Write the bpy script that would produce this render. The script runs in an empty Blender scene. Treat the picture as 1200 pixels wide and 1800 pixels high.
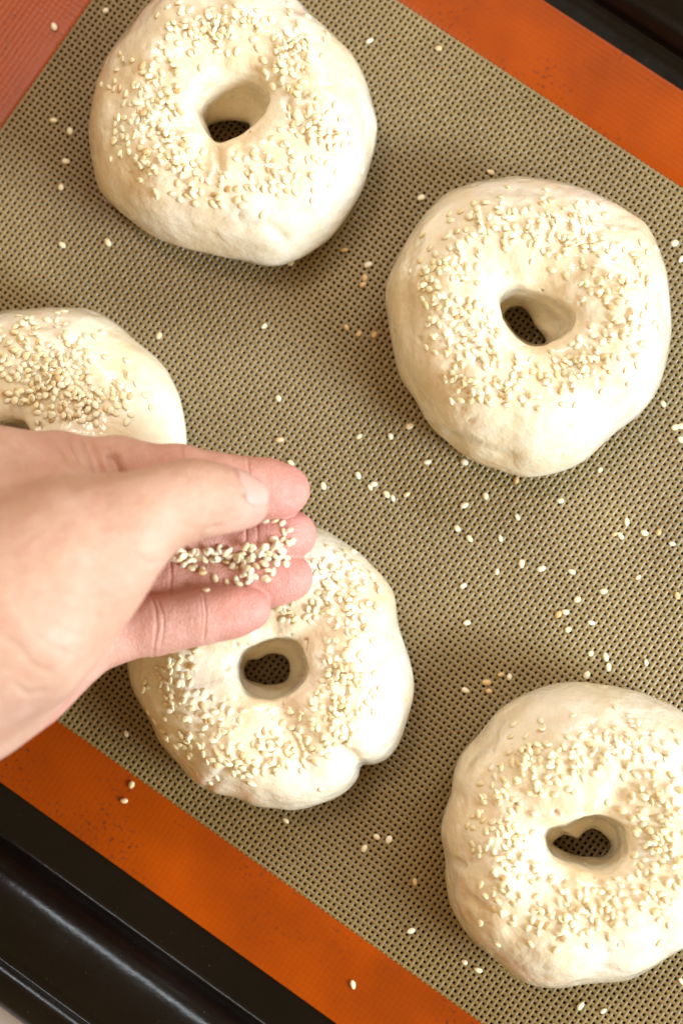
import bpy, math, random
import numpy as np
from mathutils import Vector, Matrix
from mathutils.bvhtree import BVHTree

scene = bpy.context.scene
COL = scene.collection
random.seed(7)
RNG = np.random.default_rng(11)

# ------------------------------------------------------------------ camera
TX, TY, YAW = math.radians(-3.512), math.radians(-2.287), math.radians(34.718)
F_PX = 2500.0                       # focal length in photograph pixels (50 mm on a 24 mm wide frame)
_rx = np.array([[1, 0, 0], [0, math.cos(TX), -math.sin(TX)], [0, math.sin(TX), math.cos(TX)]])
_ry = np.array([[math.cos(TY), 0, math.sin(TY)], [0, 1, 0], [-math.sin(TY), 0, math.cos(TY)]])
RCAM = _rx @ _ry                    # world -> camera
CAM = RCAM.T @ np.array([0, 0, 0.5])
cam_d = bpy.data.cameras.new('camera')
cam = bpy.data.objects.new('camera', cam_d)
COL.objects.link(cam)
cam_d.sensor_fit = 'HORIZONTAL'
cam_d.sensor_width = 24.0
cam_d.lens = 50.0
cam_d.clip_start = 0.02
cam_d.clip_end = 50.0
cam_d.dof.use_dof = True
cam_d.dof.focus_distance = 0.471
cam_d.dof.aperture_fstop = 5.0
cam.matrix_world = Matrix.Translation(Vector(CAM)) @ Matrix(RCAM.T.tolist()).to_4x4()
scene.camera = cam

# ------------------------------------------------------------------ world and lamps
world = bpy.data.worlds.new('World')
scene.world = world
world.use_nodes = True
bg = world.node_tree.nodes['Background']
bg.inputs['Color'].default_value = (1.0, 0.65, 0.27, 1)
bg.inputs['Strength'].default_value = 0.48


def area_light(name, az, el, dist, sx, sy, power, color, target=(0, 0, 0.02)):
    ld = bpy.data.lights.new(name, 'AREA')
    ld.shape = 'RECTANGLE'
    ld.size, ld.size_y = sx, sy
    ld.energy = power
    ld.color = color
    o = bpy.data.objects.new(name, ld)
    COL.objects.link(o)
    d = Vector((math.cos(az) * math.cos(el), math.sin(az) * math.cos(el), math.sin(el)))
    o.location = Vector(target) + d * dist
    o.rotation_euler = d.to_track_quat('Z', 'Y').to_euler()
    return o


area_light('window_light', math.radians(-25), math.radians(26), 1.5, 0.60, 0.50, 40, (0.75, 0.89, 1.0))
area_light('second_window_light', math.radians(57), math.radians(42), 1.7, 1.1, 0.15, 15, (0.86, 0.94, 1.0))
area_light('far_window_light', math.radians(122.5), math.radians(63.5), 2.0, 0.30, 0.24, 8.5, (1.0, 0.82, 0.70))

scene.view_settings.view_transform = 'Standard'
scene.view_settings.look = 'None'
scene.view_settings.exposure = 0.08
scene.view_settings.gamma = 1.0
scene.render.engine = 'CYCLES'
scene.cycles.use_denoising = True
scene.cycles.max_bounces = 8

# ------------------------------------------------------------------ helpers


def pix(px, py, z=0.0):
    """photograph pixel -> world point on the level z"""
    d = RCAM.T @ np.array([(px - 600) / F_PX, (900 - py) / F_PX, -1.0])
    t = (z - CAM[2]) / d[2]
    return CAM + t * d


def pix_dir(px, py):
    d = RCAM.T @ np.array([(px - 600) / F_PX, (900 - py) / F_PX, -1.0])
    return d / np.linalg.norm(d)


def to_pix(P):
    q = (P - CAM) @ RCAM.T
    return np.stack([600 - F_PX * q[:, 0] / q[:, 2], 900 + F_PX * q[:, 1] / q[:, 2]], 1)


_perm = np.random.default_rng(5).permutation(256).astype(np.int64)
_perm = np.concatenate([_perm, _perm, _perm])
_grad = np.random.default_rng(6).normal(size=(256, 3))
_grad /= np.linalg.norm(_grad, axis=1)[:, None]


def gnoise(P):
    """gradient noise in numpy, about -0.7..0.7"""
    P = np.asarray(P, float)
    i = np.floor(P).astype(np.int64)
    f = P - i
    u = f * f * f * (f * (f * 6 - 15) + 10)
    i &= 255
    r = 0
    for dx in (0, 1):
        wx = u[:, 0] if dx else 1 - u[:, 0]
        for dy in (0, 1):
            wy = u[:, 1] if dy else 1 - u[:, 1]
            for dz in (0, 1):
                wz = u[:, 2] if dz else 1 - u[:, 2]
                h = _perm[_perm[_perm[(i[:, 0] + dx) & 255] + ((i[:, 1] + dy) & 255)] + ((i[:, 2] + dz) & 255)]
                g = _grad[h]
                r = r + wx * wy * wz * (g[:, 0] * (f[:, 0] - dx) + g[:, 1] * (f[:, 1] - dy) + g[:, 2] * (f[:, 2] - dz))
    return r


def mesh_from(name, V, quads, smooth=True):
    V = np.asarray(V, np.float32)
    quads = np.asarray(quads, np.int32)
    me = bpy.data.meshes.new(name)
    n, k = quads.shape
    me.vertices.add(len(V))
    me.vertices.foreach_set('co', V.ravel())
    me.loops.add(n * k)
    me.loops.foreach_set('vertex_index', quads.ravel())
    me.polygons.add(n)
    me.polygons.foreach_set('loop_start', np.arange(0, n * k, k, dtype=np.int32))
    me.polygons.foreach_set('use_smooth', np.full(n, smooth))
    me.update(calc_edges=True)
    me.validate()
    return me


def link(name, data, mat=None, parent=None):
    o = bpy.data.objects.new(name, data)
    COL.objects.link(o)
    if mat is not None:
        data.materials.append(mat)
    if parent is not None:
        o.parent = parent
    return o


def tag(o, label=None, cat=None, group=None, kind=None):
    if label:
        o['label'] = label
    if cat:
        o['category'] = cat
    if group:
        o['group'] = group
    if kind:
        o['kind'] = kind
    return o


class Mat:
    def __init__(self, name):
        self.m = bpy.data.materials.new(name)
        self.m.use_nodes = True
        self.t = self.m.node_tree
        self.b = self.t.nodes['Principled BSDF']

    def n(self, kind, **kw):
        nd = self.t.nodes.new(kind)
        for k, v in kw.items():
            if k in nd.inputs.keys():
                nd.inputs[k].default_value = v
            else:
                setattr(nd, k, v)
        return nd

    def l(self, a, b):
        self.t.links.new(a, b)

    def coord(self, what='Object'):
        return self.n('ShaderNodeTexCoord').outputs[what]

    def noise(self, vec, scale, detail=3.0, rough=0.55):
        nd = self.n('ShaderNodeTexNoise', Scale=scale, Detail=detail, Roughness=rough)
        self.l(vec, nd.inputs['Vector'])
        return nd.outputs['Fac']

    def ramp(self, fac, *stops):
        nd = self.n('ShaderNodeValToRGB')
        el = nd.color_ramp.elements
        while len(el) > 1:
            el.remove(el[-1])
        el[0].position, el[0].color = stops[0][0], (*stops[0][1], 1)
        for p, c in stops[1:]:
            e = el.new(p)
            e.color = (*c, 1)
        self.l(fac, nd.inputs['Fac'])
        return nd.outputs['Color']

    def mix(self, fac, a, b, blend='MIX'):
        nd = self.n('ShaderNodeMix', data_type='RGBA', blend_type=blend)
        for i, s in ((0, fac), (6, a), (7, b)):
            if isinstance(s, (int, float)):
                nd.inputs[i].default_value = s
            elif isinstance(s, tuple):
                nd.inputs[i].default_value = (*s, 1)
            else:
                self.l(s, nd.inputs[i])
        return nd.outputs[2]

    def math(self, op, a, b=None, c=None):
        nd = self.n('ShaderNodeMath', operation=op)
        for i, s in enumerate((a, b, c)):
            if s is None:
                continue
            if isinstance(s, (int, float)):
                nd.inputs[i].default_value = s
            else:
                self.l(s, nd.inputs[i])
        return nd.outputs[0]

    def bump(self, height, dist, strength=1.0, normal=None):
        nd = self.n('ShaderNodeBump', Strength=strength, Distance=dist)
        self.l(height, nd.inputs['Height'])
        if normal is not None:
            self.l(normal, nd.inputs['Normal'])
        return nd.outputs['Normal']

    def set(self, **kw):
        for k, v in kw.items():
            k = k.replace('_', ' ')
            s = self.b.inputs[k]
            if hasattr(v, 'node'):
                self.l(v, s)
            elif isinstance(v, tuple) and len(v) == 3 and s.type == 'RGBA':
                s.default_value = (*v, 1)
            else:
                s.default_value = v
        return self


# ------------------------------------------------------------------ materials
def make_dough():
    M = Mat('raw_dough')
    c = M.coord()
    big = M.noise(c, 38, 3)
    fine = M.noise(c, 210, 3)
    col = M.ramp(big, (0.30, (0.79, 0.62, 0.37)), (0.50, (0.84, 0.74, 0.54)), (0.70, (0.88, 0.83, 0.71)))
    col = M.mix(0.22, col, M.ramp(fine, (0.35, (0.74, 0.58, 0.36)), (0.6, (0.88, 0.81, 0.68))))
    sp = M.noise(c, 520, 2)
    spots = M.ramp(sp, (0.72, (0, 0, 0)), (0.77, (1, 1, 1)))
    col = M.mix(M.math('MULTIPLY', spots, 0.45), col, (0.55, 0.36, 0.16))
    h = M.math('ADD', M.math('ADD', M.noise(c, 120, 3), M.math('MULTIPLY', M.noise(c, 270, 3), 0.5)), M.math('MULTIPLY', M.noise(c, 620, 3), 0.16))
    nrm = M.bump(h, 0.0018, 0.45)
    wet = M.ramp(M.noise(c, 40, 3), (0.40, (0.42, 0.42, 0.42)), (0.60, (0.20, 0.20, 0.20)))
    M.set(Base_Color=col, Roughness=wet, Normal=nrm, Subsurface_Weight=0.30, Subsurface_Scale=0.0028,
          Subsurface_Radius=(1.0, 0.62, 0.32), Specular_IOR_Level=0.5, Coat_Weight=0.8, Coat_Roughness=0.11, Coat_Normal=M.bump(M.noise(c, 300, 2), 0.0006, 0.5))
    return M.m


def make_seed(name, c0, c1, c2):
    M = Mat(name)
    rnd = M.n('ShaderNodeObjectInfo').outputs['Random']
    col = M.ramp(rnd, (0.0, c0), (0.55, c1), (0.93, c2), (1.0, (0.62, 0.36, 0.13)))
    c = M.coord()
    col = M.mix(0.18, col, M.ramp(M.noise(c, 900, 2), (0.35, (0.60, 0.42, 0.20)), (0.65, (0.95, 0.86, 0.66))))
    M.set(Base_Color=col, Roughness=0.36, Subsurface_Weight=0.25, Subsurface_Scale=0.0012,
          Subsurface_Radius=(1.0, 0.7, 0.4), Normal=M.bump(M.noise(c, 1500, 2), 0.0002, 0.3))
    return M.m


def make_thread(name, ca, cb):
    M = Mat(name)
    c = M.coord()
    col = M.ramp(M.noise(c, 14, 4), (0.32, ca), (0.68, cb))
    col = M.mix(0.25, col, M.ramp(M.noise(c, 420, 2), (0.3, (0.07, 0.042, 0.010)), (0.7, (0.36, 0.255, 0.09))))
    # brown stains, whose patches also paint in the cloth's uneven sheen
    stain_sheen = M.ramp(M.noise(c, 6, 5, 0.6), (0.42, (0, 0, 0)), (0.62, (1, 1, 1)))
    col = M.mix(M.math('MULTIPLY', stain_sheen, 0.55), col, (0.15, 0.085, 0.026))
    M.set(Base_Color=col, Roughness=0.38, Coat_Weight=0.3, Coat_Roughness=0.22)
    return M.m


def make_orange():
    M = Mat('orange_silicone')
    c = M.coord()
    n1 = M.noise(c, 16, 4)
    col = M.ramp(n1, (0.3, (0.28, 0.040, 0.0)), (0.7, (0.37, 0.058, 0.0)))
    # scorch marks and small burnt specks
    patch = M.ramp(M.noise(c, 24, 2), (0.46, (0, 0, 0)), (0.60, (1, 1, 1)))
    speck = M.ramp(M.noise(c, 620, 2), (0.58, (0, 0, 0)), (0.66, (1, 1, 1)))
    col = M.mix(M.math('MULTIPLY', M.math('MULTIPLY', patch, speck), 0.75), col, (0.10, 0.022, 0.010))
    col = M.mix(M.math('MULTIPLY', M.ramp(M.noise(c, 20, 3), (0.44, (0, 0, 0)), (0.64, (1, 1, 1))), 0.45), col, (0.17, 0.026, 0.002))
    # relief of the cloth pressed through the silicone
    sep = M.n('ShaderNodeSeparateXYZ')
    M.l(c, sep.inputs[0])
    k = 2 * math.pi / 0.002
    w = M.math('ADD', M.math('SINE', M.math('MULTIPLY', sep.outputs[0], k)), M.math('SINE', M.math('MULTIPLY', sep.outputs[1], k)))
    h = M.math('ADD', M.math('MULTIPLY', w, 0.25), M.noise(c, 700, 3))
    M.set(Base_Color=col, Roughness=0.30, Normal=M.bump(h, 0.0002, 0.25), Specular_IOR_Level=0.20)
    return M.m


def make_enamel():
    M = Mat('black_enamel')
    c = M.coord()
    col = M.ramp(M.noise(c, 30, 4), (0.35, (0.0025, 0.0016, 0.0013)), (0.7, (0.0048, 0.003, 0.0024)))
    dust = M.ramp(M.noise(c, 1300, 2, 0.6), (0.72, (0, 0, 0)), (0.80, (1, 1, 1)))
    col = M.mix(M.math('MULTIPLY', dust, 0.35), col, (0.25, 0.23, 0.20))
    rough = M.math('MULTIPLY_ADD', M.noise(c, 90, 4), 0.16, 0.15)
    M.set(Base_Color=col, Roughness=rough, Specular_IOR_Level=0.27, Normal=M.bump(M.noise(c, 260, 3), 0.0003, 0.35))
    return M.m


def make_counter():
    M = Mat('pale_worktop')
    c = M.coord()
    M.set(Base_Color=M.ramp(M.noise(c, 20, 4), (0.3, (0.45, 0.40, 0.37)), (0.7, (0.55, 0.50, 0.47))), Roughness=0.5)
    return M.m


def make_skin():
    M = Mat('skin')
    c = M.coord()
    a = M.n('ShaderNodeAttribute', attribute_name='blush').outputs['Fac']
    base = M.ramp(M.noise(c, 55, 5, 0.6), (0.32, (0.53, 0.295, 0.195)), (0.5, (0.59, 0.35, 0.245)), (0.68, (0.65, 0.41, 0.305)))
    pink = M.ramp(M.noise(c, 110, 4), (0.3, (0.60, 0.215, 0.18)), (0.7, (0.68, 0.305, 0.27)))
    col = M.mix(a, base, pink)
    # blotches and fine flecks
    col = M.mix(M.math('MULTIPLY', M.ramp(M.noise(c, 190, 3), (0.52, (0, 0, 0)), (0.70, (1, 1, 1))), 0.30), col, (0.56, 0.235, 0.17))
    col = M.mix(M.math('MULTIPLY', M.ramp(M.noise(c, 900, 2), (0.58, (0, 0, 0)), (0.70, (1, 1, 1))), 0.22), col, (0.70, 0.48, 0.37))
    vor = M.n('ShaderNodeTexVoronoi', Scale=1000.0, feature='DISTANCE_TO_EDGE')
    M.l(c, vor.inputs['Vector'])
    lines = M.ramp(vor.outputs['Distance'], (0.0, (0, 0, 0)), (0.22, (1, 1, 1)))
    h = M.math('ADD', M.math('MULTIPLY', lines, 0.55), M.math('ADD', M.noise(c, 420, 4), M.math('MULTIPLY', M.noise(c, 150, 3), 1.4)))
    nrm = M.bump(h, 0.0005, 0.55)
    rough = M.math('MULTIPLY_ADD', M.noise(c, 260, 3), 0.25, 0.34)
    M.set(Base_Color=col, Roughness=rough, Normal=nrm, Subsurface_Weight=0.14, Subsurface_Scale=0.002,
          Subsurface_Radius=(1.0, 0.36, 0.2), Specular_IOR_Level=0.42)
    return M.m


def make_nail():
    M = Mat('fingernail')
    c = M.coord()
    M.set(Base_Color=M.ramp(M.noise(c, 160, 2), (0.3, (0.60, 0.335, 0.275)), (0.7, (0.65, 0.40, 0.335))), Roughness=0.34,
          Subsurface_Weight=0.15, Subsurface_Scale=0.002, Specular_IOR_Level=0.4)
    return M.m


M_DOUGH = make_dough()
M_SEED = make_seed('sesame', (0.95, 0.88, 0.67), (0.93, 0.82, 0.55), (0.88, 0.71, 0.40))
M_SEED_REST = make_seed('sesame_rest', (0.93, 0.84, 0.60), (0.92, 0.81, 0.54), (0.90, 0.78, 0.50))
M_SEED_PALE = make_seed('dry_sesame', (0.95, 0.88, 0.70), (0.93, 0.83, 0.60), (0.88, 0.74, 0.46))
M_WARP = make_thread('weave_cross_yarn', (0.185, 0.120, 0.034), (0.30, 0.212, 0.074))
M_WEFT = make_thread('weave_long_yarn', (0.22, 0.152, 0.050), (0.38, 0.285, 0.125))
M_ORANGE = make_orange()
M_ENAMEL = make_enamel()
M_COUNTER = make_counter()
M_SKIN = make_skin()
M_NAIL = make_nail()

# ------------------------------------------------------------------ worktop, tray and mat (mat frame: x along the long side)
E1 = np.array([math.cos(YAW), -math.sin(YAW), 0])
E2 = np.array([math.sin(YAW), math.cos(YAW), 0])


def grid_quads(nu, nv, wrap_u=False, wrap_v=False):
    U = np.arange(nu if wrap_u else nu - 1)
    W = np.arange(nv if wrap_v else nv - 1)
    u, w = np.meshgrid(U, W, indexing='ij')
    u, w = u.ravel(), w.ravel()
    u2, w2 = (u + 1) % nu, (w + 1) % nv
    return np.stack([u * nv + w, u2 * nv + w, u2 * nv + w2, u * nv + w2], 1)


wt = mesh_from('worktop', [(-1.5, -1.5, 0), (1.5, -1.5, 0), (1.5, 1.5, 0), (-1.5, 1.5, 0)], [[0, 1, 2, 3]])
o = link('worktop', wt, M_COUNTER)
o.location.z = -0.006
tag(o, kind='structure')


def rounded_rect(x0, x1, y0, y1, r, n=10):
    pts, nr = [], []
    for cx, cy, a0 in ((x1 - r, y1 - r, 0), (x0 + r, y1 - r, 90), (x0 + r, y0 + r, 180), (x1 - r, y0 + r, 270)):
        for i in range(n + 1):
            a = math.radians(a0 + 90 * i / n)
            pts.append((cx + r * math.cos(a), cy + r * math.sin(a)))
            nr.append((math.cos(a), math.sin(a)))
    # extra points along the straight runs
    P, N = [], []
    k = len(pts)
    for i in range(k):
        a, b = np.array(pts[i]), np.array(pts[(i + 1) % k])
        P.append(a)
        N.append(np.array(nr[i]))
        if np.linalg.norm(b - a) > 0.05:
            m = 24
            for j in range(1, m):
                P.append(a + (b - a) * j / m)
                N.append(np.array(nr[i]))
    return np.array(P), np.array(N)


def spline(pts, n):
    """Catmull-Rom through pts, n samples per span"""
    p = np.asarray(pts, float)
    p = np.concatenate([[2 * p[0] - p[1]], p, [2 * p[-1] - p[-2]]])
    out = []
    for i in range(1, len(p) - 2):
        for j in range(n):
            t = j / n
            out.append(0.5 * ((2 * p[i]) + (-p[i - 1] + p[i + 1]) * t + (2 * p[i - 1] - 5 * p[i] + 4 * p[i + 1] - p[i + 2]) * t * t
                              + (-p[i - 1] + 3 * p[i] - 3 * p[i + 1] + p[i + 2]) * t ** 3))
    out.append(p[-2])
    return np.array(out)


tray = bpy.data.objects.new('baking_tray', None)
COL.objects.link(tray)
tray.rotation_euler.z = -YAW
tag(tray, 'black enamel baking tray with rolled rim under the orange-bordered mat', 'tray')
FLOOR = -0.0016
# tray wall offsets are measured outward from this inner rectangle (the floor's edge)
TX0, TX1, TY0, TY1 = -0.228, 0.292, -0.158, 0.198
pp, pn = rounded_rect(TX0, TX1, TY0, TY1, 0.022)


def sweep(name, prof, parent, mat, cap=False):
    nv = len(prof)
    V = np.zeros((len(pp), nv, 3))
    for j, (d, z) in enumerate(prof):
        V[:, j, :2] = pp + pn * d
        V[:, j, 2] = z
    V = V.reshape(-1, 3)
    V[:, 2] += 0.00035 * gnoise(V * np.array([16, 16, 0]) + 3.3) * (np.abs(V[:, 2] - FLOOR) > 0.002)
    Q = grid_quads(len(pp), nv, wrap_u=True)
    me = mesh_from(name, V, Q)
    return link(name, me, mat, parent)


wall = spline([(0, FLOOR), (0.0020, FLOOR + 0.0002), (0.0034, FLOOR + 0.0012), (0.0050, 0.0030), (0.0078, 0.0080), (0.0110, 0.0112),
               (0.0160, 0.0136), (0.0215, 0.0145), (0.0265, 0.0137), (0.0310, 0.0122)], 8)
sweep('tray_wall', wall, tray, M_ENAMEL)
rim = spline([(0.0310, 0.0121), (0.0330, 0.0123), (0.0345, 0.0140), (0.0362, 0.0150), (0.0385, 0.0148), (0.0420, 0.0135),
              (0.0455, 0.0115), (0.0480, 0.0080), (0.0482, 0.0040), (0.0465, 0.0015)], 6)
sweep('rim', rim, tray, M_ENAMEL)
# floor: a sheet just inside the wall
nx, ny = 60, 42
fx, fy = np.meshgrid(np.linspace(TX0, TX1, nx), np.linspace(TY0, TY1, ny), indexing='ij')
FV = np.stack([fx.ravel(), fy.ravel(), np.full(fx.size, FLOOR)], 1)
# pull the corners onto the rounded outline
rr = 0.022
for sx, cx in ((-1, TX0 + rr), (1, TX1 - rr)):
    for sy, cy in ((-1, TY0 + rr), (1, TY1 - rr)):
        m = ((FV[:, 0] - cx) * sx > 0) & ((FV[:, 1] - cy) * sy > 0)
        d = FV[m, :2] - np.array([cx, cy])
        L = np.linalg.norm(d, axis=1) + 1e-9
        mx = np.maximum(np.abs(d[:, 0]), np.abs(d[:, 1]))
        FV[m, :2] = np.array([cx, cy]) + d * (mx / L)[:, None]
link('tray_floor', mesh_from('tray_floor', FV, grid_quads(nx, ny)), M_ENAMEL, tray)

mat_o = bpy.data.objects.new('baking_mat', None)
COL.objects.link(mat_o)
mat_o.rotation_euler.z = -YAW
tag(mat_o, 'woven tan silicone baking mat with wide orange border lying in the tray', 'baking mat')
PX0, PX1, PY0, PY1 = -0.1808, 0.2440, -0.1175, 0.1631      # woven field
BW = 0.0287                                                # border width


def mat_wave(x, y):
    P = np.stack([x * 9 + 1.7, y * 9 + 4.1, np.zeros_like(x)], 1)
    return 0.0006 * gnoise(P)


def border_piece(x0, x1, y0, y1):
    nx_, ny_ = max(2, int((x1 - x0) / 0.004)), max(2, int((y1 - y0) / 0.004))
    gx, gy = np.meshgrid(np.linspace(x0, x1, nx_), np.linspace(y0, y1, ny_), indexing='ij')
    return gx.ravel(), gy.ravel(), nx_, ny_


# border frame: rings from the field outward, the last rings roll over the edge down to the tray
ring_prof = [(-0.0004, 0.00012)] + [(BW * t, 0.00025) for t in list(np.linspace(0.012, 0.96, 9)) + [0.985, 0.994]] + [(BW - 0.0001, 0.0000), (BW, -0.0005), (BW, -0.0014)]
fp, fn = [], []
for (ax, ay), (bx, by) in (((PX0, PY0), (PX1, PY0)), ((PX1, PY0), (PX1, PY1)), ((PX1, PY1), (PX0, PY1)), ((PX0, PY1), (PX0, PY0))):
    m = int(math.hypot(bx - ax, by - ay) / 0.004)
    for j in range(m):
        t = j / m
        fp.append((ax + (bx - ax) * t, ay + (by - ay) * t))
        corner = (j == 0)
        tx, ty = (bx - ax), (by - ay)
        L = math.hypot(tx, ty)
        nrm = np.array([ty / L, -tx / L])
        if corner:
            nrm = np.sign([ax - (PX0 + PX1) / 2, ay - (PY0 + PY1) / 2])
        fn.append(nrm)
fp, fn = np.array(fp), np.array(fn)
BV = np.zeros((len(fp), len(ring_prof), 3))
for j, (d, z) in enumerate(ring_prof):
    BV[:, j, :2] = fp + fn * d
    BV[:, j, 2] = z
BV = BV.reshape(-1, 3)
BV[:, 2] += mat_wave(BV[:, 0], BV[:, 1]) * 0.6
link('orange_border', mesh_from('orange_border', BV, grid_quads(len(fp), len(ring_prof), wrap_u=True)), M_ORANGE, mat_o)

PITCH = 0.00203


def weave(name, along_x, width, mat):
    """over-and-under yarns joined into one cloth layer"""
    if along_x:
        s0, s1, t0, t1 = PX0, PX1, PY0, PY1
    else:
        s0, s1, t0, t1 = PY0, PY1, PX0, PX1
    nt = int(round((t1 - t0) / PITCH))
    ns = int(round((s1 - s0) / PITCH))
    tc = t0 + (np.arange(nt) + 0.5) * (t1 - t0) / nt
    sc = s0 + np.arange(2 * ns + 1) * (s1 - s0) / (2 * ns)       # crossings at odd indices
    T, S = np.meshgrid(np.arange(nt), np.arange(2 * ns + 1), indexing='ij')
    odd = (S % 2 == 1)
    sign = np.where(((T + (S - 1) // 2) % 2 == 0), 1.0, -1.0) * (1 if along_x else -1)
    z = np.where(odd, sign * 0.00005, 0.0)
    wob = RNG.normal(0, 0.00003, size=T.shape)
    prof = ((-0.5, -0.00018), (-0.30, 0.00004), (0.30, 0.00004), (0.5, -0.00018))
    V = np.zeros(T.shape + (4, 3))
    for k, (a, dz) in enumerate(prof):
        ww = width * (1 + RNG.normal(0, 0.05, size=T.shape))
        tt = tc[T] + wob + a * ww
        ss = sc[S]
        x, y = (ss, tt) if along_x else (tt, ss)
        V[..., k, 0] = x
        V[..., k, 1] = y
        V[..., k, 2] = z + dz
    V2 = V.reshape(-1, 3)
    V2[:, 2] += mat_wave(V2[:, 0], V2[:, 1]) * 0.6
    m = 2 * ns + 1
    base = (np.arange(nt)[:, None, None] * m + np.arange(m - 1)[None, :, None]) * 4 + np.arange(3)[None, None, :]
    base = base.ravel()
    Q = np.stack([base, base + 4, base + 5, base + 1], 1)
    if along_x:
        Q = Q[:, ::-1]
    ob = link(name, mesh_from(name, V2, Q), mat, mat_o)
    ob['kind'] = 'stuff'
    return ob


weave('cross_yarns', True, 0.00112, M_WARP)
weave('long_yarns', False, 0.00114, M_WEFT)

# ------------------------------------------------------------------ bagels


def polar(poly, centre):
    """closed polygon (world xy) -> radius as a function of angle"""
    P = spline(list(poly) + [poly[0]], 8)[:, :2] - centre
    a = np.arctan2(P[:, 1], P[:, 0])
    r = np.hypot(P[:, 0], P[:, 1])
    i = np.argsort(a)
    a, r = a[i], r[i]
    a = np.concatenate([a - 2 * math.pi, a, a + 2 * math.pi])
    r = np.concatenate([r, r, r])
    return lambda th: np.interp(th, a, r)


def smooth_loop(r, n):
    for _ in range(n):
        r = (np.roll(r, 1) + 2 * r + np.roll(r, -1)) / 4
    return r


def seed_mesh():
    """flat teardrop sesame seed, 3.1 mm long"""
    L, W, T = 0.0030, 0.00215, 0.00105
    seg, prof = 7, [(-0.5, 0.0), (-0.42, 0.58), (-0.20, 0.96), (0.12, 0.95), (0.38, 0.58), (0.5, 0.0)]
    V, F = [], []
    for k, (x, s) in enumerate(prof):
        if s == 0:
            V.append((x * L, 0, 0))
        else:
            for j in range(seg):
                a = 2 * math.pi * j / seg
                V.append((x * L, math.cos(a) * s * W / 2, math.sin(a) * s * T / 2))
    nmid = len(prof) - 2
    for j in range(seg):
        F.append((0, 1 + (j + 1) % seg, 1 + j))
        last = len(V) - 1
        b = 1 + (nmid - 1) * seg
        F.append((last, b + j, b + (j + 1) % seg))
        for k in range(nmid - 1):
            p, q = 1 + k * seg, 1 + (k + 1) * seg
            F.append((p + j, p + (j + 1) % seg, q + (j + 1) % seg))
            F.append((p + j, q + (j + 1) % seg, q + j))
    return mesh_from('sesame_seed', V, F)


SEED = seed_mesh()
SEED.materials.append(M_SEED)
SEED_DRY = SEED.copy()
SEED_DRY.materials.clear()
SEED_DRY.materials.append(M_SEED_PALE)


def put_seed(pos, nrm, ang=None, parent=None, origin=(0, 0, 0), tilt=0.12, scale=None):
    o = bpy.data.objects.new('sesame_seed', SEED if parent is not None else SEED_DRY)
    COL.objects.link(o)
    z = Vector(nrm).normalized()
    z = (z + Vector((random.gauss(0, tilt), random.gauss(0, tilt), random.gauss(0, tilt)))).normalized()
    a = random.uniform(0, 2 * math.pi) if ang is None else ang
    x = Vector((math.cos(a), math.sin(a), 0))
    x = (x - z * x.dot(z)).normalized()
    y = z.cross(x)
    M = Matrix((x, y, z)).transposed()
    o.rotation_euler = M.to_euler()
    o.location = Vector(pos) - Vector(origin)
    s = scale or random.uniform(0.80, 1.10)
    o.rotation_mode = 'XYZ'
    o.scale = (s * random.uniform(0.90, 1.08), s * random.uniform(0.84, 1.10), s)
    if parent is not None:
        o.parent = parent
    return o


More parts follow.
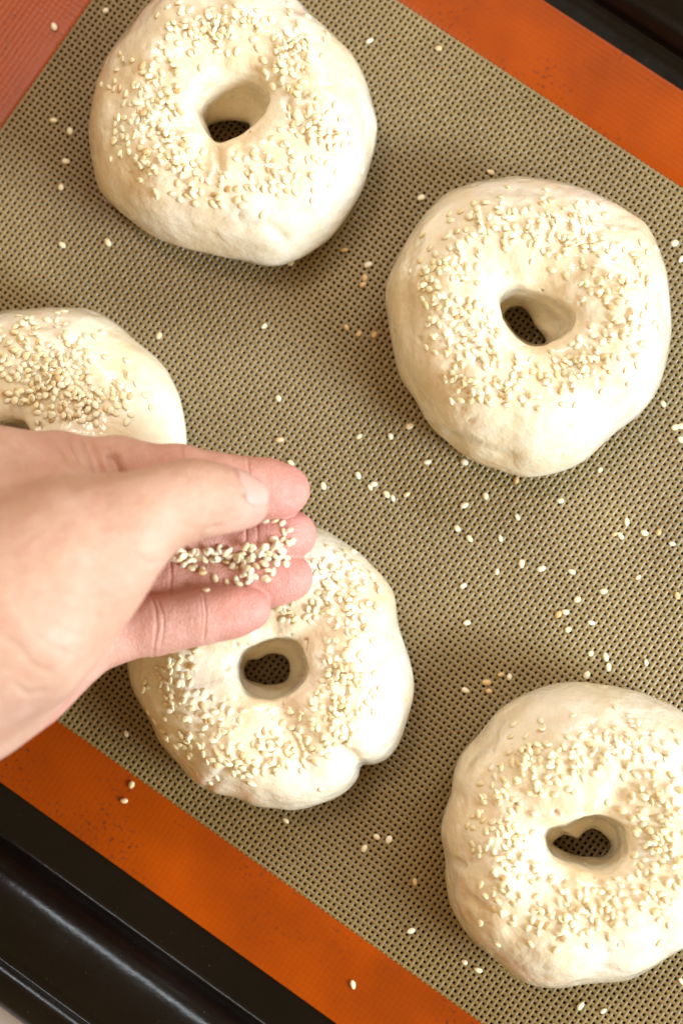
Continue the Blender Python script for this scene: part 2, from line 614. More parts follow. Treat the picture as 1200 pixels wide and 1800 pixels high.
def make_bagel(idx, outer, hole, bottom, clusters, label, height=0.038, creases=(), extra=()):
    o3 = [pix(x, y, height * 0.39)[:2] for x, y in outer]
    h3 = [pix(x, y, height * 0.82)[:2] for x, y in hole]
    b3 = [pix(x, y, 0.006)[:2] for x, y in bottom]
    hc = np.mean(h3, axis=0)
    bc = np.mean(b3, axis=0)
    NT, SP = 240, 8
    th = np.linspace(-math.pi, math.pi, NT, endpoint=False)
    Ro = smooth_loop(polar(o3, hc)(th), 8)
    Rh = smooth_loop(polar(h3, hc)(th), 3)
    Rb = smooth_loop(polar(b3, bc)(th), 5)
    # bottom opening about its own centre
    ang = np.stack([np.cos(th), np.sin(th)], 1)
    rng = np.random.default_rng(100 + idx)
    off = rng.uniform(0, 50, 3)
    ringn = np.stack([np.cos(th) * 1.6, np.sin(th) * 1.6, np.zeros(NT)], 1) + off
    lump = gnoise(ringn)
    lump2 = gnoise(ringn * 1.9 + 7)
    prof = []
    w = Ro - Rh
    Hh = height * (1 + 0.10 * lump)
    rows = [(Ro - 0.0085, 0.0 * w), (Ro - 0.0040, 0.0 * w + 0.0018), (Ro - 0.0008, 0.0 * w + 0.0065), (Ro, 0.0 * w + height * 0.37),
            (Ro - 0.09 * w, Hh * 0.66), (Ro - 0.24 * w, Hh * 0.86), (Ro - (0.45 + 0.06 * lump2) * w, Hh * 0.985), (Rh + 0.36 * w, Hh),
            (Rh + 0.15 * w, Hh * 0.97), (Rh + 0.04 * w, Hh * 0.905), (Rh - 0.0 * w, Hh * 0.80)]
    pts = []
    for r, z in rows:
        pts.append(np.concatenate([hc + ang * r[:, None], (z * np.ones(NT))[:, None]], 1))
    throat = bc + ang * Rb[:, None]
    mid = 0.72 * (hc + ang * (Rh * 0.97)[:, None]) + 0.28 * throat
    pts.append(np.concatenate([mid, np.full((NT, 1), height * 0.48)], 1))
    pts.append(np.concatenate([throat, np.full((NT, 1), height * 0.24)], 1))
    pts.append(np.concatenate([throat + ang * 0.0012, np.full((NT, 1), height * 0.09)], 1))
    pts.append(np.concatenate([throat + ang * 0.004, np.full((NT, 1), 0.0)], 1))
    A = np.stack(pts, 0)                                     # rows, NT, 3
    S = spline(A.reshape(len(pts), -1), SP).reshape(-1, NT, 3)
    nr = S.shape[0]
    V = S.transpose(1, 0, 2).reshape(-1, 3)                  # NT, nr
    V[:, 2] = np.maximum(V[:, 2], 0.0)
    Q = grid_quads(NT, nr, wrap_u=True)
    G = V.reshape(NT, nr, 3)

    def normals(V):
        G = V.reshape(NT, nr, 3)
        du = np.roll(G, -1, 0) - np.roll(G, 1, 0)
        dv = np.gradient(G, axis=1)
        n = np.cross(du, dv).reshape(-1, 3)
        return n / (np.linalg.norm(n, axis=1)[:, None] + 1e-12)
    N = normals(V)
    if np.mean(N[(G[..., 2] > height * 0.95).ravel(), 2]) < 0:
        N = -N
        Q = Q[:, ::-1]
    fl = np.clip(V[:, 2] / 0.004, 0, 1)
    d = 0.0023 * gnoise(V * 46 + off) + 0.0011 * gnoise(V * 100 + off) + 0.00032 * gnoise(V * 240 + off) + 0.00010 * gnoise(V * 560 + off)
    # stretched-skin wrinkles low on the sides
    tt = np.repeat(th, nr)
    wr = gnoise(np.stack([np.cos(tt) * 5, np.sin(tt) * 5, V[:, 2] * 420], 1) + off)
    side = np.clip((0.024 - V[:, 2]) / 0.014, 0, 1)
    d = d + 0.0004 * wr * side
    # pinched pores
    pore = gnoise(V * 330 + off * 1.3)
    d = d - 0.0011 * np.clip((pore - 0.36) / 0.12, 0, 1)
    fl = fl * (0.42 + 0.58 * np.clip((V[:, 2] - 0.40 * height) / (0.45 * height), 0, 1))   # calmer round the outline
    V = V + N * (d * fl)[:, None]
    # folds in the dough, given as polylines
    P2 = to_pix(V)
    for line, wpx, dep, zmin in creases:
        dist = np.full(len(V), 1e9)
        for a, b in zip(line[:-1], line[1:]):
            a, b = np.array(a, float), np.array(b, float)
            t = np.clip(((P2 - a) @ (b - a)) / ((b - a) @ (b - a)), 0, 1)
            dist = np.minimum(dist, np.linalg.norm(P2 - a - t[:, None] * (b - a), axis=1))
        V = V - N * (dep * np.exp(-(dist / wpx) ** 2) * (V[:, 2] > zmin))[:, None]
    V[:, 2] = np.maximum(V[:, 2], 0.0003)
    root = bpy.data.objects.new('bagel', None)
    COL.objects.link(root)
    org = (float(hc[0]), float(hc[1]), 0.0003)
    root.location = org
    tag(root, label, 'bagel', 'raw bagels on the baking mat')
    link('dough', mesh_from('dough', V - np.array(org), Q), M_DOUGH, root)
    bvh = BVHTree.FromPolygons([Vector(v) for v in V], [tuple(int(i) for i in q) for q in Q])
    # seeds sprinkled over the crust, 300 at most
    placed = []
    rest = []
    cand = []
    for cx, cy, sx, sy, n in clusters:
        for _ in range(int(n * 1.35)):
            cand.append((random.gauss(cx, sx * 0.80), random.gauss(cy, sy * 0.80)))
    random.shuffle(cand)
    hol = np.array(hole, float)
    hcx, hcy = hol.mean(0)
    hr = np.hypot(hol[:, 0] - hcx, hol[:, 1] - hcy).mean()
    cam_v = Vector(CAM)
    for x, y in cand:
        if len(placed) >= 430:
            break
        if math.hypot(x - hcx, y - hcy) < hr + random.uniform(8, 30):
            continue
        loc, nrm, fi, di = bvh.ray_cast(cam_v, Vector(pix_dir(x, y)))
        if loc is None:
            continue
        if nrm.z < 0:
            nrm = -nrm
        if nrm.z < 0.35:
            continue
        near = sum(1 for p in placed if (p - loc).length < 0.0019)
        if near and (near > 2 or random.random() < 0.30):
            continue
        lift = 0.00022 + 0.00055 * near
        placed.append(loc.copy())
        sd = put_seed(loc + nrm * lift, nrm, parent=root, origin=org, tilt=0.06 + 0.13 * near)
        if len(placed) > 300:                      # past 300 the seeds are joined into one part
            rest.append(np.array(sd.matrix_basis))
            bpy.data.objects.remove(sd)
    if rest:
        bv = np.array([v.co[:] + (1.0,) for v in SEED.vertices])
        bf = np.array([p.vertices[:] for p in SEED.polygons])
        RV = np.concatenate([(bv @ m.T)[:, :3] for m in rest])
        RF = np.concatenate([bf + k * len(bv) for k in range(len(rest))])
        ob = link('sesame_sprinkle', mesh_from('sesame_sprinkle', RV, RF), M_SEED_REST, root)
        ob['kind'] = 'stuff'
    return root, bvh


B1_OUT = [(247, 28), (223, 61), (191, 98), (170, 154), (156, 224), (160, 289), (172, 327), (207, 364), (256, 404), (307, 425), (363, 441),
          (428, 453), (466, 462), (506, 456), (542, 439), (588, 402), (620, 355), (639, 322), (653, 266), (662, 215), (657, 187), (639, 126),
          (615, 89), (578, 51), (550, 28), (522, 0), (490, -18), (430, -32), (370, -34), (310, -22), (272, 0)]
B1_HOLE = [(346, 187), (359, 163), (391, 140), (429, 133), (457, 145), (470, 168), (466, 191), (452, 210), (433, 229), (405, 247), (384, 247), (368, 233), (354, 205)]
B1_BOT = [(364, 225), (376, 216), (405, 212), (433, 216), (440, 226), (430, 243), (405, 252), (380, 252), (368, 240)]
B2_OUT = [(903, 308), (849, 319), (804, 328), (768, 348), (741, 380), (714, 420), (694, 461), (679, 501), (682, 560), (691, 614), (705, 663), (736, 708),
          (754, 744), (790, 776), (826, 803), (862, 821), (903, 834), (939, 837), (984, 825), (1029, 807), (1060, 780), (1087, 753), (1128, 722), (1155, 686),
          (1168, 645), (1177, 614), (1182, 555), (1173, 488), (1159, 443), (1141, 402), (1110, 375), (1065, 348), (1020, 328), (966, 315)]
B2_HOLE = [(876, 533), (880, 515), (903, 504), (925, 508), (952, 515), (980, 533), (1002, 551), (1004, 573), (988, 591), (970, 598), (948, 605), (925, 600), (903, 582), (885, 560)]
B2_BOT = [(884, 556), (895, 543), (915, 541), (930, 553), (938, 568), (950, 583), (960, 598), (950, 610), (925, 606), (903, 590)]
B3_OUT = [(0, 545), (60, 540), (130, 537), (180, 553), (230, 590), (270, 625), (300, 670), (318, 715), (324, 760), (322, 820), (310, 880), (280, 940), (230, 1000),
          (160, 1040), (80, 1050), (0, 1040), (-80, 1000), (-140, 930), (-170, 850), (-175, 770), (-150, 680), (-110, 610), (-55, 565)]
B3_HOLE = [(-25, 760), (-10, 741), (20, 734), (46, 741), (60, 770), (55, 800), (30, 825), (-5, 820), (-25, 795)]
B3_BOT = [(-5, 768), (10, 752), (38, 752), (54, 775), (50, 805), (30, 822), (5, 815)]
B4_OUT = [(560, 927), (603, 950), (649, 987), (677, 1019), (695, 1056), (697, 1092), (709, 1129), (725, 1184), (727, 1212), (718, 1262), (704, 1303), (686, 1331),
          (663, 1345), (637, 1345), (630, 1362), (612, 1390), (576, 1409), (539, 1422), (512, 1426), (480, 1420), (447, 1418), (415, 1400), (365, 1393), (337, 1372), (310, 1340),
          (278, 1308), (264, 1271), (246, 1239), (232, 1207), (223, 1170), (235, 1100), (270, 1030), (330, 975), (400, 935), (480, 918)]
B4_HOLE = [(415, 1170), (425, 1143), (447, 1129), (480, 1120), (512, 1125), (530, 1143), (537, 1175), (525, 1202), (498, 1225), (466, 1232), (434, 1221), (420, 1198)]
B4_BOT = [(429, 1175), (438, 1161), (456, 1159), (475, 1150), (498, 1152), (508, 1166), (505, 1193), (484, 1202), (457, 1202), (434, 1193)]
B5_OUT = [(990, 1201), (960, 1208), (919, 1225), (889, 1244), (866, 1262), (840, 1296), (814, 1322), (801, 1345), (794, 1367), (795, 1390), (784, 1427), (775, 1461), (781, 1510),
          (781, 1540), (789, 1585), (806, 1619), (825, 1649), (859, 1679), (889, 1705), (915, 1724), (949, 1735), (982, 1737), (1012, 1735), (1050, 1729), (1099, 1727), (1144, 1705),
          (1174, 1682), (1200, 1667), (1240, 1635), (1275, 1580), (1290, 1500), (1285, 1420), (1260, 1340), (1225, 1280), (1200, 1251), (1174, 1236), (1140, 1221), (1099, 1212), (1050, 1206), (1020, 1203)]
B5_HOLE = [(954, 1472), (964, 1457), (990, 1452), (1012, 1442), (1035, 1435), (1069, 1437), (1095, 1454), (1102, 1480), (1097, 1506), (1076, 1529), (1046, 1536), (1012, 1531), (990, 1523), (967, 1506)]
B5_BOT = [(967, 1480), (982, 1469), (997, 1465), (1012, 1474), (1027, 1461), (1042, 1456), (1061, 1469), (1070, 1484), (1061, 1502), (1035, 1503), (1009, 1500), (979, 1488)]

make_bagel(1, B1_OUT, B1_HOLE, B1_BOT,
           [(265, 170, 40, 55, 95), (285, 270, 48, 36, 80), (370, 45, 62, 26, 110), (510, 95, 32, 45, 70), (545, 230, 45, 45, 80), (470, 315, 55, 32, 50), (360, 335, 40, 22, 26)],
           'raw bagel with a deep round hole, seeds in two arcs beside it',
           creases=[([(383, 262), (386, 300)], 7, 0.0016, 0.02), ([(505, 180), (510, 200)], 7, 0.0014, 0.02), ([(430, 400), (470, 395), (500, 420)], 9, 0.0012, 0.004)])
make_bagel(2, B2_OUT, B2_HOLE, B2_BOT,
           [(780, 480, 40, 60, 75), (830, 600, 48, 40, 75), (880, 390, 75, 32, 70), (1000, 410, 60, 38, 70), (1075, 500, 42, 60, 70), (1000, 640, 62, 34, 75), (890, 680, 62, 28, 60), (1090, 600, 32, 45, 30)],
           'raw seeded bagel with a small oblong hole',
           creases=[([(790, 765), (850, 790), (900, 805)], 10, 0.0009, 0.0), ([(725, 430), (712, 520), (722, 600)], 9, 0.0003, 0.0)])
make_bagel(3, B3_OUT, B3_HOLE, B3_BOT,
           [(85, 640, 55, 35, 150), (150, 700, 55, 32, 110), (50, 695, 30, 25, 45), (40, 590, 50, 22, 30), (-70, 720, 40, 60, 40)],
           'raw bagel heaped with seeds, partly hidden under the hand', height=0.034,
           creases=[([(50, 575), (110, 566)], 6, 0.0012, 0.01)])
make_bagel(4, B4_OUT, B4_HOLE, B4_BOT,
           [(300, 1180, 38, 42, 60), (350, 1270, 45, 36, 60), (430, 1330, 55, 32, 66), (520, 1320, 48, 30, 45), (600, 1180, 32, 60, 85), (600, 1040, 45, 50, 120), (560, 1260, 35, 36, 40), (520, 1070, 45, 22, 30)],
           'raw seeded bagel with a notch in its side, directly below the fingertips', height=0.034,
           creases=[([(640, 1352), (618, 1325), (590, 1318)], 9, 0.0014, 0.0), ([(365, 1385), (400, 1350)], 8, 0.0012, 0.0)])
make_bagel(5, B5_OUT, B5_HOLE, B5_BOT,
           [(900, 1400, 42, 48, 70), (895, 1520, 34, 60, 85), (960, 1335, 60, 30, 60), (1080, 1320, 70, 38, 85), (1150, 1420, 38, 60, 70), (1000, 1610, 72, 34, 80), (1100, 1580, 62, 40, 75), (1165, 1500, 28, 40, 40)],
           'raw seeded bagel with a wide heart-shaped hole',
           creases=[([(800, 1515), (812, 1522)], 6, 0.0020, 0.0), ([(825, 1580), (845, 1595)], 7, 0.0014, 0.0), ([(800, 1395), (830, 1330), (870, 1300)], 9, 0.0004, 0.0)])

# ------------------------------------------------------------------ the hand: an implicit surface of tapered limbs


def J(px, py, z, r):
    return (pix(px, py, z), r * 0.001)


def sd_cone(P, a, b):
    (pa, ra), (pb, rb) = a, b
    ba = pb - pa
    h = np.clip(((P - pa) @ ba) / (ba @ ba), 0, 1)
    return np.linalg.norm(P - pa - h[:, None] * ba, axis=1) - (ra + (rb - ra) * h)


def smin(a, b, k):
    h = np.maximum(k - np.abs(a - b), 0) / k
    return np.minimum(a, b) - h * h * k * 0.25


def chain(P, js, k):
    d = sd_cone(P, js[0], js[1])
    for a, b in zip(js[1:-1], js[2:]):
        d = smin(d, sd_cone(P, a, b), k)
    return d


INDEX = [J(95, 835, 0.066, 11.5), J(205, 828, 0.064, 10.2), J(318, 840, 0.064, 9.5), J(380, 849, 0.0625, 8.7), J(437, 857, 0.060, 8.7), J(475, 860, 0.058, 8.5), J(502, 862, 0.0565, 7.6)]
MIDDLE = [J(100, 925, 0.060, 11.0), J(200, 938, 0.054, 9.8), J(302, 946, 0.050, 9.4), J(372, 945, 0.0485, 8.6), J(440, 944, 0.0485, 8.6), J(482, 941, 0.049, 8.4), J(514, 940, 0.0495, 7.6)]
RING = [J(100, 1030, 0.062, 10.8), J(200, 1030, 0.055, 9.6), J(300, 1026, 0.0505, 9.1), J(372, 1022, 0.049, 8.3), J(440, 1019, 0.0485, 8.3), J(478, 1017, 0.049, 8.1), J(509, 1015, 0.0495, 7.4)]
PINKY = [J(118, 1118, 0.064, 10.5), J(200, 1110, 0.061, 9.2), J(274, 1099, 0.060, 8.6), J(320, 1091, 0.0595, 7.8), J(362, 1084, 0.059, 7.7), J(408, 1076, 0.058, 7.3), J(439, 1071, 0.0575, 6.5)]
THUMB = [J(120, 985, 0.098, 19.5), J(222, 925, 0.097, 13.6), J(285, 893, 0.092, 11.2), J(338, 877, 0.0865, 10.7), J(385, 878, 0.081, 9.0), J(420, 882, 0.0765, 7.3), J(432, 884, 0.0750, 6.2)]
PALM = [
    (J(95, 835, 0.066, 11.5), J(-40, 866, 0.080, 15.5)), (J(-40, 866, 0.080, 15.5), J(-190, 905, 0.090, 18.0)),
    (J(100, 925, 0.060, 11.0), J(-150, 960, 0.085, 15.0)),
    (J(100, 1030, 0.062, 10.8), J(-150, 1050, 0.085, 15.0)),
    (J(118, 1118, 0.064, 10.5), J(-150, 1130, 0.085, 15.0)),
    (J(110, 1128, 0.066, 10.5), J(30, 1178, 0.078, 13.5)), (J(30, 1178, 0.078, 13.5), J(-70, 1224, 0.088, 16.5)), (J(-70, 1224, 0.088, 16.5), J(-230, 1290, 0.100, 20)),
    (J(120, 985, 0.098, 19.5), J(10, 1070, 0.103, 25.0)), (J(10, 1070, 0.103, 25.0), J(-170, 1130, 0.108, 29.0)),
    (J(-170, 1000, 0.098, 26.0), J(-330, 1090, 0.118, 27.0)), (J(-170, 1130, 0.105, 27.0), J(-330, 1180, 0.120, 26.0)),
    (J(-330, 1090, 0.118, 27.0), J(-720, 1260, 0.155, 33.0)), (J(-330, 1180, 0.120, 26.0), J(-720, 1340, 0.155, 32.0)),
]


def hand_sdf(P):
    palm = None
    for a, b in PALM:
        d = sd_cone(P, a, b)
        palm = d if palm is None else smin(palm, d, 0.012)
    out = None
    for js, kp in ((INDEX, 0.008), (MIDDLE, 0.007), (RING, 0.007), (PINKY, 0.008)):
        f = chain(P, js, 0.004)
        f = smin(f, palm, kp)
        out = f if out is None else smin(out, f, 0.0012)
    t = smin(chain(P, THUMB, 0.005), palm, 0.014)
    # web between thumb and index finger
    web = smin(sd_cone(P, J(175, 905, 0.089, 8.0), J(110, 850, 0.076, 9.0)), palm, 0.010)
    t = smin(t, web, 0.009)
    return smin(out, t, 0.0012)


def surface_nets(fn, lo, hi, h):
    n = np.ceil((hi - lo) / h).astype(int) + 1
    ax = [lo[i] + h * np.arange(n[i]) for i in range(3)]
    B = 5                                             # coarse pass first, then only the blocks near the skin
    nb = -(-n // B)
    cs = [lo[i] + h * (B * np.arange(nb[i]) + (B - 1) / 2) for i in range(3)]
    CP = np.stack(np.meshgrid(*cs, indexing='ij'), -1).reshape(-1, 3)
    CD = fn(CP).reshape(nb)
    W = np.repeat(np.repeat(np.repeat(CD.astype(np.float32), B, 0), B, 1), B, 2)[:n[0], :n[1], :n[2]].copy()
    near = np.abs(CD) < h * B * 1.25
    sub = np.stack(np.meshgrid(*[np.arange(B)] * 3, indexing='ij'), -1).reshape(-1, 3)
    blk = np.argwhere(near) * B
    for i0 in range(0, len(blk), 4000):
        ii = (blk[i0:i0 + 4000, None, :] + sub[None]).reshape(-1, 3)
        ii = ii[np.all(ii < n, axis=1)]
        W[tuple(ii.T)] = fn(lo + h * ii)
    S = W < 0
    c = [S[i:n[0] - 1 + i, j:n[1] - 1 + j, k:n[2] - 1 + k] for i in (0, 1) for j in (0, 1) for k in (0, 1)]
    cnt = sum(x.astype(np.int8) for x in c)
    act = (cnt > 0) & (cnt < 8)
    idx = np.full(act.shape, -1, np.int64)
    cells = np.argwhere(act)
    idx[act] = np.arange(len(cells))
    acc = np.zeros((len(cells), 3))
    num = np.zeros(len(cells))
    corners = [(i, j, k) for i in (0, 1) for j in (0, 1) for k in (0, 1)]
    for a in corners:
        for d in range(3):
            if a[d] == 0:
                b = list(a)
                b[d] = 1
                va = W[tuple((cells + a).T)]
                vb = W[tuple((cells + b).T)]
                m = (va < 0) != (vb < 0)
                t = np.where(m, va / np.where(m, va - vb, 1), 0)
                p = cells + np.array(a) + np.eye(3)[d] * t[:, None]
                acc[m] += p[m]
                num[m] += 1
    V = lo + h * acc / num[:, None]
    quads = []
    for d in range(3):
        u, w = (d + 1) % 3, (d + 2) % 3
        sl0 = [slice(1, None) for _ in range(3)]
        sl0[d] = slice(0, n[d] - 1)
        sl1 = list(sl0)
        sl1[d] = slice(1, n[d])
        a, b = S[tuple(sl0)], S[tuple(sl1)]
        e = np.argwhere(a != b)
        o0 = np.array([1, 1, 1])
        o0[d] = 0
        base = e + o0
        inside_first = a[tuple(e.T)]
        eu, ew = np.eye(3, dtype=int)[u], np.eye(3, dtype=int)[w]
        q = []
        ok = np.all(base < np.array(act.shape), axis=1)
        base, inside_first = base[ok], inside_first[ok]
        for off in (0 * eu, eu, eu + ew, ew):
            q.append(idx[tuple((base - off).T)])
        q = np.stack(q, 1)
        q[~inside_first] = q[~inside_first][:, ::-1]
        quads.append(q)
    return V, np.concatenate(quads)


allj = np.array([j[0] for c in (INDEX, MIDDLE, RING, PINKY, THUMB) for j in c] + [j[0] for ab in PALM for j in ab])
lo = allj.min(0) - 0.036
hi = allj.max(0) + 0.036
lo[0] = max(lo[0], pix(-560, 1000, 0.14)[0])
hi[0] = allj[:, 0].max() + 0.012
lo[2] = 0.036
HV, HQ = surface_nets(hand_sdf, lo, hi, 0.00066)


def sdf_grad(P):
    e = 0.0003
    k = np.array([[1, -1, -1], [-1, -1, 1], [-1, 1, -1], [1, 1, 1]], float)
    g = sum(k[i] * hand_sdf(P + e * k[i])[:, None] for i in range(4))
    return g / (np.linalg.norm(g, axis=1)[:, None] + 1e-12)


for _ in range(2):
    HV = HV - sdf_grad(HV) * hand_sdf(HV)[:, None] * 0.9


def refine(V, Q, pick):
    """split the picked quads in four; new points on their outer border stay on the old edges"""
    A, keep = Q[pick], Q[~pick]
    e = np.stack([A, np.roll(A, -1, 1)], -1).reshape(-1, 2)
    es = np.sort(e, 1)
    u, inv, cnt = np.unique(es, axis=0, return_inverse=True, return_counts=True)
    inv = inv.reshape(len(A), 4)
    n0 = len(V)
    mids = V[u].mean(1)
    cen = V[A].mean(1)
    ci = n0 + len(u) + np.arange(len(A))
    mi = n0 + inv
    new = [np.stack([A[:, k], mi[:, k], ci, mi[:, k - 1]], 1) for k in range(4)]
    free = np.concatenate([cnt == 2, np.ones(len(A), bool)])
    extra = np.concatenate([mids, cen])
    extra[free] -= sdf_grad(extra[free]) * hand_sdf(extra[free])[:, None]
    return np.concatenate([V, extra]), np.concatenate([keep] + new)


_c = to_pix(HV[HQ].mean(1))
HV, HQ = refine(HV, HQ, (_c[:, 0] > 225) & (HV[HQ].mean(1)[:, 2] > 0.046))
HN = sdf_grad(HV)

# creases and folds: polyline in the photograph, width in px, depth in mm, height band of the skin they lie on
HP = to_pix(HV)
VIEW = HV - CAM
VIEW /= np.linalg.norm(VIEW, axis=1)[:, None]
FACE = -(VIEW * HN).sum(1)


def groove(line, wpx, dep, z0, z1):
    global HV
    dist = np.full(len(HV), 1e9)
    tot = np.zeros(len(HV))
    line = [np.array(p, float) for p in line]
    nseg = len(line) - 1
    for i, (a, b) in enumerate(zip(line[:-1], line[1:])):
        t = np.clip(((HP - a) @ (b - a)) / ((b - a) @ (b - a)), 0, 1)
        dd = np.linalg.norm(HP - a - t[:, None] * (b - a), axis=1)
        m = dd < dist
        dist[m] = dd[m]
        tot[m] = (i + t[m]) / nseg
    fade = np.clip(np.minimum(tot, 1 - tot) * 4 + 0.25, 0, 1)
    m = np.exp(-(dist / wpx) ** 2) * fade * (FACE > 0.03) * (HV[:, 2] > z0) * (HV[:, 2] < z1)
    HV = HV - HN * (m * dep * 0.001)[:, None]


# finger joints
groove([(436, 800), (438, 835), (442, 870)], 2.0, 0.45, 0.05, 0.0715)
groove([(318, 780), (321, 800), (322, 820)], 2.2, 0.40, 0.05, 0.076)
groove([(313, 780), (315, 800), (316, 820)], 1.8, 0.25, 0.05, 0.076)
groove([(432, 905), (433, 940), (430, 985)], 2.0, 0.45, 0.04, 0.0605)
groove([(451, 905), (453, 940), (450, 985)], 1.8, 0.35, 0.04, 0.0605)
groove([(300, 975), (301, 1010), (299, 1060)], 2.2, 0.45, 0.04, 0.0635)
groove([(425, 985), (428, 1015), (425, 1055)], 2.0, 0.40, 0.04, 0.0605)
groove([(264, 1040), (274, 1070), (276, 1100), (268, 1155)], 2.2, 0.45, 0.04, 0.080)
groove([(272, 1040), (288, 1085), (287, 1110), (280, 1150)], 2.0, 0.32, 0.04, 0.080)
groove([(357, 1040), (362, 1080), (358, 1130)], 2.0, 0.40, 0.04, 0.080)
groove([(351, 1045), (355, 1080), (352, 1110)], 1.6, 0.22, 0.04, 0.080)
for (x0, y0, x1, y1) in ((395, 812, 392, 840), (470, 830, 474, 868), (330, 1052, 327, 1120), (415, 1045, 417, 1100), (310, 1048, 306, 1110), (245, 1052, 240, 1140), (470, 1000, 472, 1035), (498, 930, 500, 965)):
    groove([(x0, y0), ((x0 + x1) / 2 + 3, (y0 + y1) / 2), (x1, y1)], 1.8, 0.06, 0.04, 0.080)
# thumb: fold at the inner side of the joint, knuckle lines
groove([(345, 950), (362, 932), (392, 922)], 4.0, 0.8, 0.07, 0.12)
groove([(225, 970), (262, 990), (300, 985)], 6.0, 0.35, 0.07, 0.13)
for i in range(7):
    groove([(306 + 9 * i, 822 + (i % 3) * 3), (311 + 9 * i, 846), (306 + 9 * i, 872 - (i % 2) * 8)], 1.7, 0.10, 0.08, 0.13)
# skin fold round the nail
groove([(408, 830), (414, 848), (428, 868), (446, 890), (462, 896)], 2.2, 0.45, 0.065, 0.12)
# folds of the web between thumb and index finger
groove([(92, 764), (118, 800), (150, 852), (160, 872)], 6.0, 0.8, 0.05, 0.096)
groove([(118, 757), (138, 800), (156, 850)], 5.5, 0.7, 0.05, 0.094)
groove([(150, 766), (166, 800), (182, 856)], 8.0, 1.5, 0.05, 0.092)
groove([(192, 792), (203, 820), (214, 852)], 10.0, 2.6, 0.05, 0.087)
groove([(30, 785), (85, 815), (130, 862)], 7.0, 0.35, 0.05, 0.12)
# soft wrinkles over the ball of the thumb
for (a, b, c) in (((52, 1110), (92, 1140), (130, 1150)), ((30, 1150), (70, 1178), (100, 1185)), ((80, 1085), (110, 1110), (150, 1120)), ((150, 1040), (190, 1050), (225, 1040)),
                  ((20, 1200), (50, 1222), (90, 1212)), ((120, 1070), (150, 1085), (185, 1082)), ((0, 1120), (30, 1135), (60, 1165))):
    groove([a, b, c], 5.0, 0.40, 0.05, 0.2)
HV = HV + HN * (0.00022 * gnoise(HV * 130) + 0.0001 * gnoise(HV * 320))[:, None]

# blush: fingertips, joints and the edge of the palm are pinker than the ball of the thumb
blush = np.zeros(len(HV))
for js, s in ((INDEX, 1.0), (MIDDLE, 1.0), (RING, 1.0), (PINKY, 0.9)):
    for j, wgt in ((6, 1.0), (5, 0.9), (4, 0.75), (2, 0.65), (0, 0.5)):
        blush = np.maximum(blush, s * wgt * np.exp(-(np.linalg.norm(HV - js[j][0], axis=1) / 0.017) ** 2))
blush = np.maximum(blush, 0.55 * np.exp(-(np.linalg.norm(HV - THUMB[6][0], axis=1) / 0.012) ** 2))
blush = np.maximum(blush, 0.8 * np.exp(-(np.linalg.norm(HV - J(40, 1200, 0.08, 1)[0], axis=1) / 0.02) ** 2) * (HV[:, 2] < 0.085))

hand = bpy.data.objects.new('hand', None)
COL.objects.link(hand)
horg = pix(100, 980, 0.06)
hand.location = Vector(horg)
tag(hand, 'bare cupped hand reaching in over the bagels, thumb folded across fingers holding sesame', 'hand')
hme = mesh_from('skin', HV - horg, HQ)
at = hme.attributes.new('blush', 'FLOAT', 'POINT')
bl = np.zeros(len(hme.vertices), np.float32)
bl[:len(blush)] = blush
at.data.foreach_set('value', bl)
link('skin', hme, M_SKIN, hand)
hand_bvh = BVHTree.FromPolygons([Vector(v) for v in HV], [tuple(int(i) for i in q) for q in HQ])

# thumbnail: a curved plate lying on the back of the thumb tip
ax_t = THUMB[6][0] - THUMB[3][0]
ax_t /= np.linalg.norm(ax_t)
dors = np.array([0.30, 0.62, 0.72])
dors -= ax_t * (dors @ ax_t)
dors /= np.linalg.norm(dors)
side = np.cross(ax_t, dors)
ctr = THUMB[5][0] + ax_t * 0.0005
NU, NW = 15, 13
NV = np.zeros((NU, NW, 3))
for i in range(NU):
    u = i / (NU - 1) * 2 - 1
    for j in range(NW):
        w = j / (NW - 1) * 2 - 1
        half = 0.95 * math.sqrt(max(0.0, 1 - abs(u) ** 4.5)) + 0.02
        a = w * half * math.radians(48)
        dirv = dors * math.cos(a) + side * math.sin(a)
        start = ctr + ax_t * u * 0.0056
        t = 0.0
        for _ in range(24):                       # march outward to the skin
            t -= float(hand_sdf((start + dirv * t)[None])[0])
        bulge = 0.00038 * (1 - (abs(w) ** 6)) * (1 - 0.6 * max(0, -u) ** 4)
        NV[i, j] = start + dirv * (t + 0.00008 + bulge) + ax_t * 0.0010 * max(0, u) ** 2
link('thumbnail', mesh_from('thumbnail', NV.reshape(-1, 3) - horg, grid_quads(NU, NW)), M_NAIL, hand)

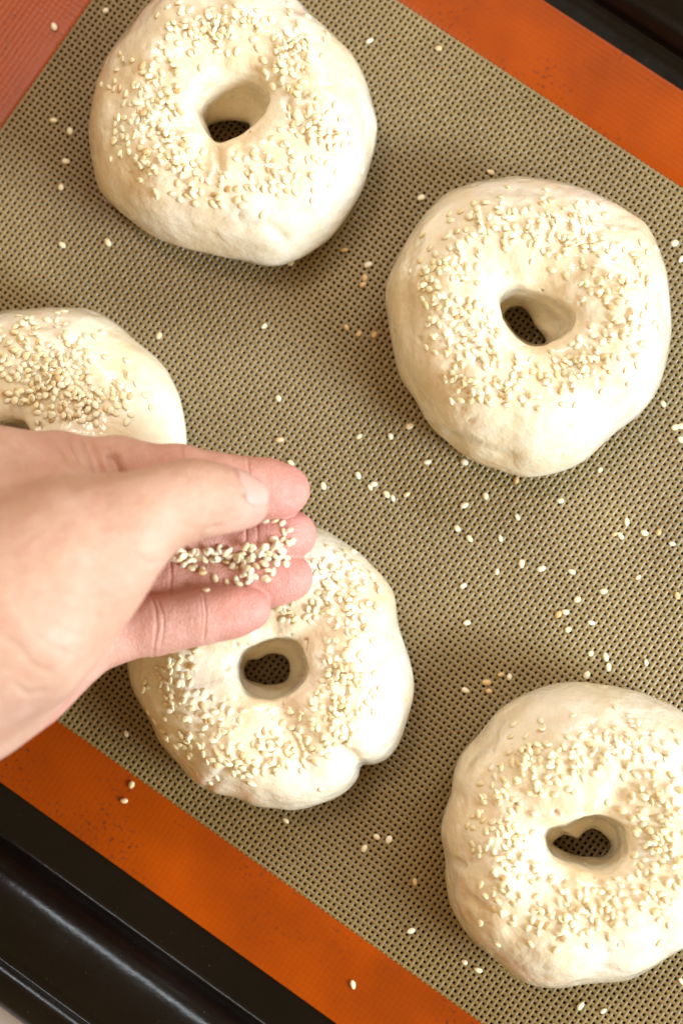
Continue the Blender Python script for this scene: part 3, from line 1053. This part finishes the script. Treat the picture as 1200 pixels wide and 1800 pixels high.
# ------------------------------------------------------------------ loose seeds
GOLD = [(605, 439), (641, 488), (638, 500), (609, 575), (631, 586), (658, 588), (1157, 936), (981, 1080), (1190, 1047), (880, 1186), (855, 1200), (859, 1215), (729, 1551)]
ON_WEAVE = [(185, 18), (94, 211), (123, 230), (116, 283), (107, 328), (109, 430), (189, 425), (649, 71), (770, 84), (862, 302), (740, 347), (647, 465), (464, 573), (279, 590), (489, 700),
            (491, 773), (631, 767), (686, 767), (720, 749), (751, 812), (629, 836), (568, 854), (650, 857), (657, 851), (679, 869), (690, 876), (715, 869), (511, 814), (511, 461),
            (907, 844), (853, 872), (816, 888), (909, 909), (803, 929), (825, 947), (879, 946), (984, 880), (1054, 826), (1101, 917), (1080, 939), (1090, 942), (1132, 937), (1181, 956),
            (916, 991), (951, 1000), (873, 1005), (814, 1030), (1004, 1005), (1121, 1015), (1060, 1040), (1014, 1054), (993, 1076), (1039, 1095), (998, 1107), (1038, 1149), (1064, 1155),
            (1069, 1173), (1135, 1165), (1031, 1187), (820, 1095), (818, 1214), (1165, 710), (1186, 751), (1196, 749), (1197, 773), (662, 1472), (683, 1477), (640, 1492),
            (722, 1637), (816, 1692), (840, 1706), (1020, 1769), (1060, 1778), (1197, 1726), (222, 1290), (502, 1443), (169, 1180), (1185, 427), (1197, 455), (816, 812), (895, 1190)]
ON_BORDER = [(95, 46), (231, 1380), (218, 1408), (620, 1732)]
NEIGHBOURS = [(B1_OUT, 'the bagel with the deep round hole'), (B2_OUT, 'the bagel with the small oblong hole'), (B3_OUT, 'the bagel half hidden by the hand'),
              (B4_OUT, 'the notched bagel under the fingers'), (B5_OUT, 'the bagel with the heart-shaped hole')]


def gap(poly, x, y):
    best = 1e9
    for (ax, ay), (bx, by) in zip(poly, poly[1:] + poly[:1]):
        t = max(0.0, min(1.0, ((x - ax) * (bx - ax) + (y - ay) * (by - ay)) / ((bx - ax) ** 2 + (by - ay) ** 2)))
        best = min(best, math.hypot(x - ax - t * (bx - ax), y - ay - t * (by - ay)))
    return best


for x, y in ON_WEAVE:
    s = put_seed(pix(x, y, 0.00050) + np.array([0, 0, 0]), (0, 0, 1), tilt=0.08)
    d, who = min((gap(p, x, y), w) for p, w in NEIGHBOURS)
    if d < 75:
        tag(s, 'pale sesame seed on the woven mat close beside ' + who, 'sesame seed', 'seeds beside ' + who)
    else:
        tag(s, 'pale sesame seed out on the open woven mat, away from every bagel', 'sesame seed', 'loose seeds on the open mat')
M_SEED_GOLD = make_seed('toasted_sesame', (0.70, 0.47, 0.20), (0.74, 0.50, 0.22), (0.70, 0.45, 0.18))
SEED_G = SEED.copy()
SEED_G.materials.clear()
SEED_G.materials.append(M_SEED_GOLD)
for x, y in GOLD:
    s = put_seed(pix(x, y, 0.00050), (0, 0, 1), tilt=0.08)
    s.data = SEED_G
    tag(s, 'golden-brown sesame seed lying loose on the woven tan field of the mat', 'sesame seed', 'golden seeds on the woven mat')
for x, y in ON_BORDER:
    s = put_seed(pix(x, y, 0.0009), (0, 0, 1), tilt=0.05)
    tag(s, 'pale sesame seed lying on the orange border of the mat', 'sesame seed', 'seeds on the orange border')
s = put_seed(pix(307, 1713, FLOOR + 0.0005), (0, 0, 1), tilt=0.05)
tag(s, 'single pale sesame seed on the bare black floor of the tray', 'sesame seed')

IN_HAND = [(785, 490), (845, 488), (895, 510), (905, 565), (940, 555), (840, 610), (895, 610), (955, 625), (790, 660), (835, 660), (880, 650), (930, 635), (700, 675), (640, 700), (660, 660),
           (750, 690), (580, 710), (560, 680), (490, 665), (410, 690), (450, 690), (340, 685), (310, 700), (260, 690), (275, 605), (230, 620), (200, 660), (180, 690), (130, 720), (200, 730),
           (270, 715), (320, 745), (360, 720), (400, 745), (450, 745), (265, 770), (335, 790), (385, 815), (500, 735), (550, 750), (590, 795), (630, 750), (625, 720), (680, 745), (670, 800),
           (730, 785), (710, 720), (770, 705), (800, 740), (815, 700), (850, 720), (890, 720), (860, 765), (920, 730), (920, 770), (890, 680), (780, 770), (835, 820), (800, 810), (780, 860),
           (800, 870), (720, 850), (690, 860), (640, 845), (600, 870), (620, 900), (680, 885), (540, 885), (465, 860), (405, 940), (740, 490), (660, 830), (700, 820), (240, 740), (160, 700),
           (470, 700), (520, 690), (610, 740), (650, 760)]
held = []
IN_HAND += [(x + random.uniform(-22, 22), y + random.uniform(-18, 18)) for x, y in IN_HAND if 640 < y < 880][:34]
for x, y in IN_HAND:
    px, py = 250 + x / 3.636, 780 + y / 3.636
    loc, nrm, fi, di = hand_bvh.ray_cast(Vector(CAM), Vector(pix_dir(px, py)))
    if loc is None or loc.z > 0.0705:
        continue
    if nrm.z < 0:
        nrm = -nrm
    near = sum(1 for p in held if (p - loc).length < 0.0021)
    held.append(loc.copy())
    s = put_seed(loc + nrm * 0.00035 + Vector((0, 0, 0.0006 * min(near, 3))), nrm, tilt=0.10 + 0.08 * min(near, 3))
    tag(s, 'cream sesame seed held in the trough of the cupped fingers', 'sesame seed', 'seeds held in the hand')
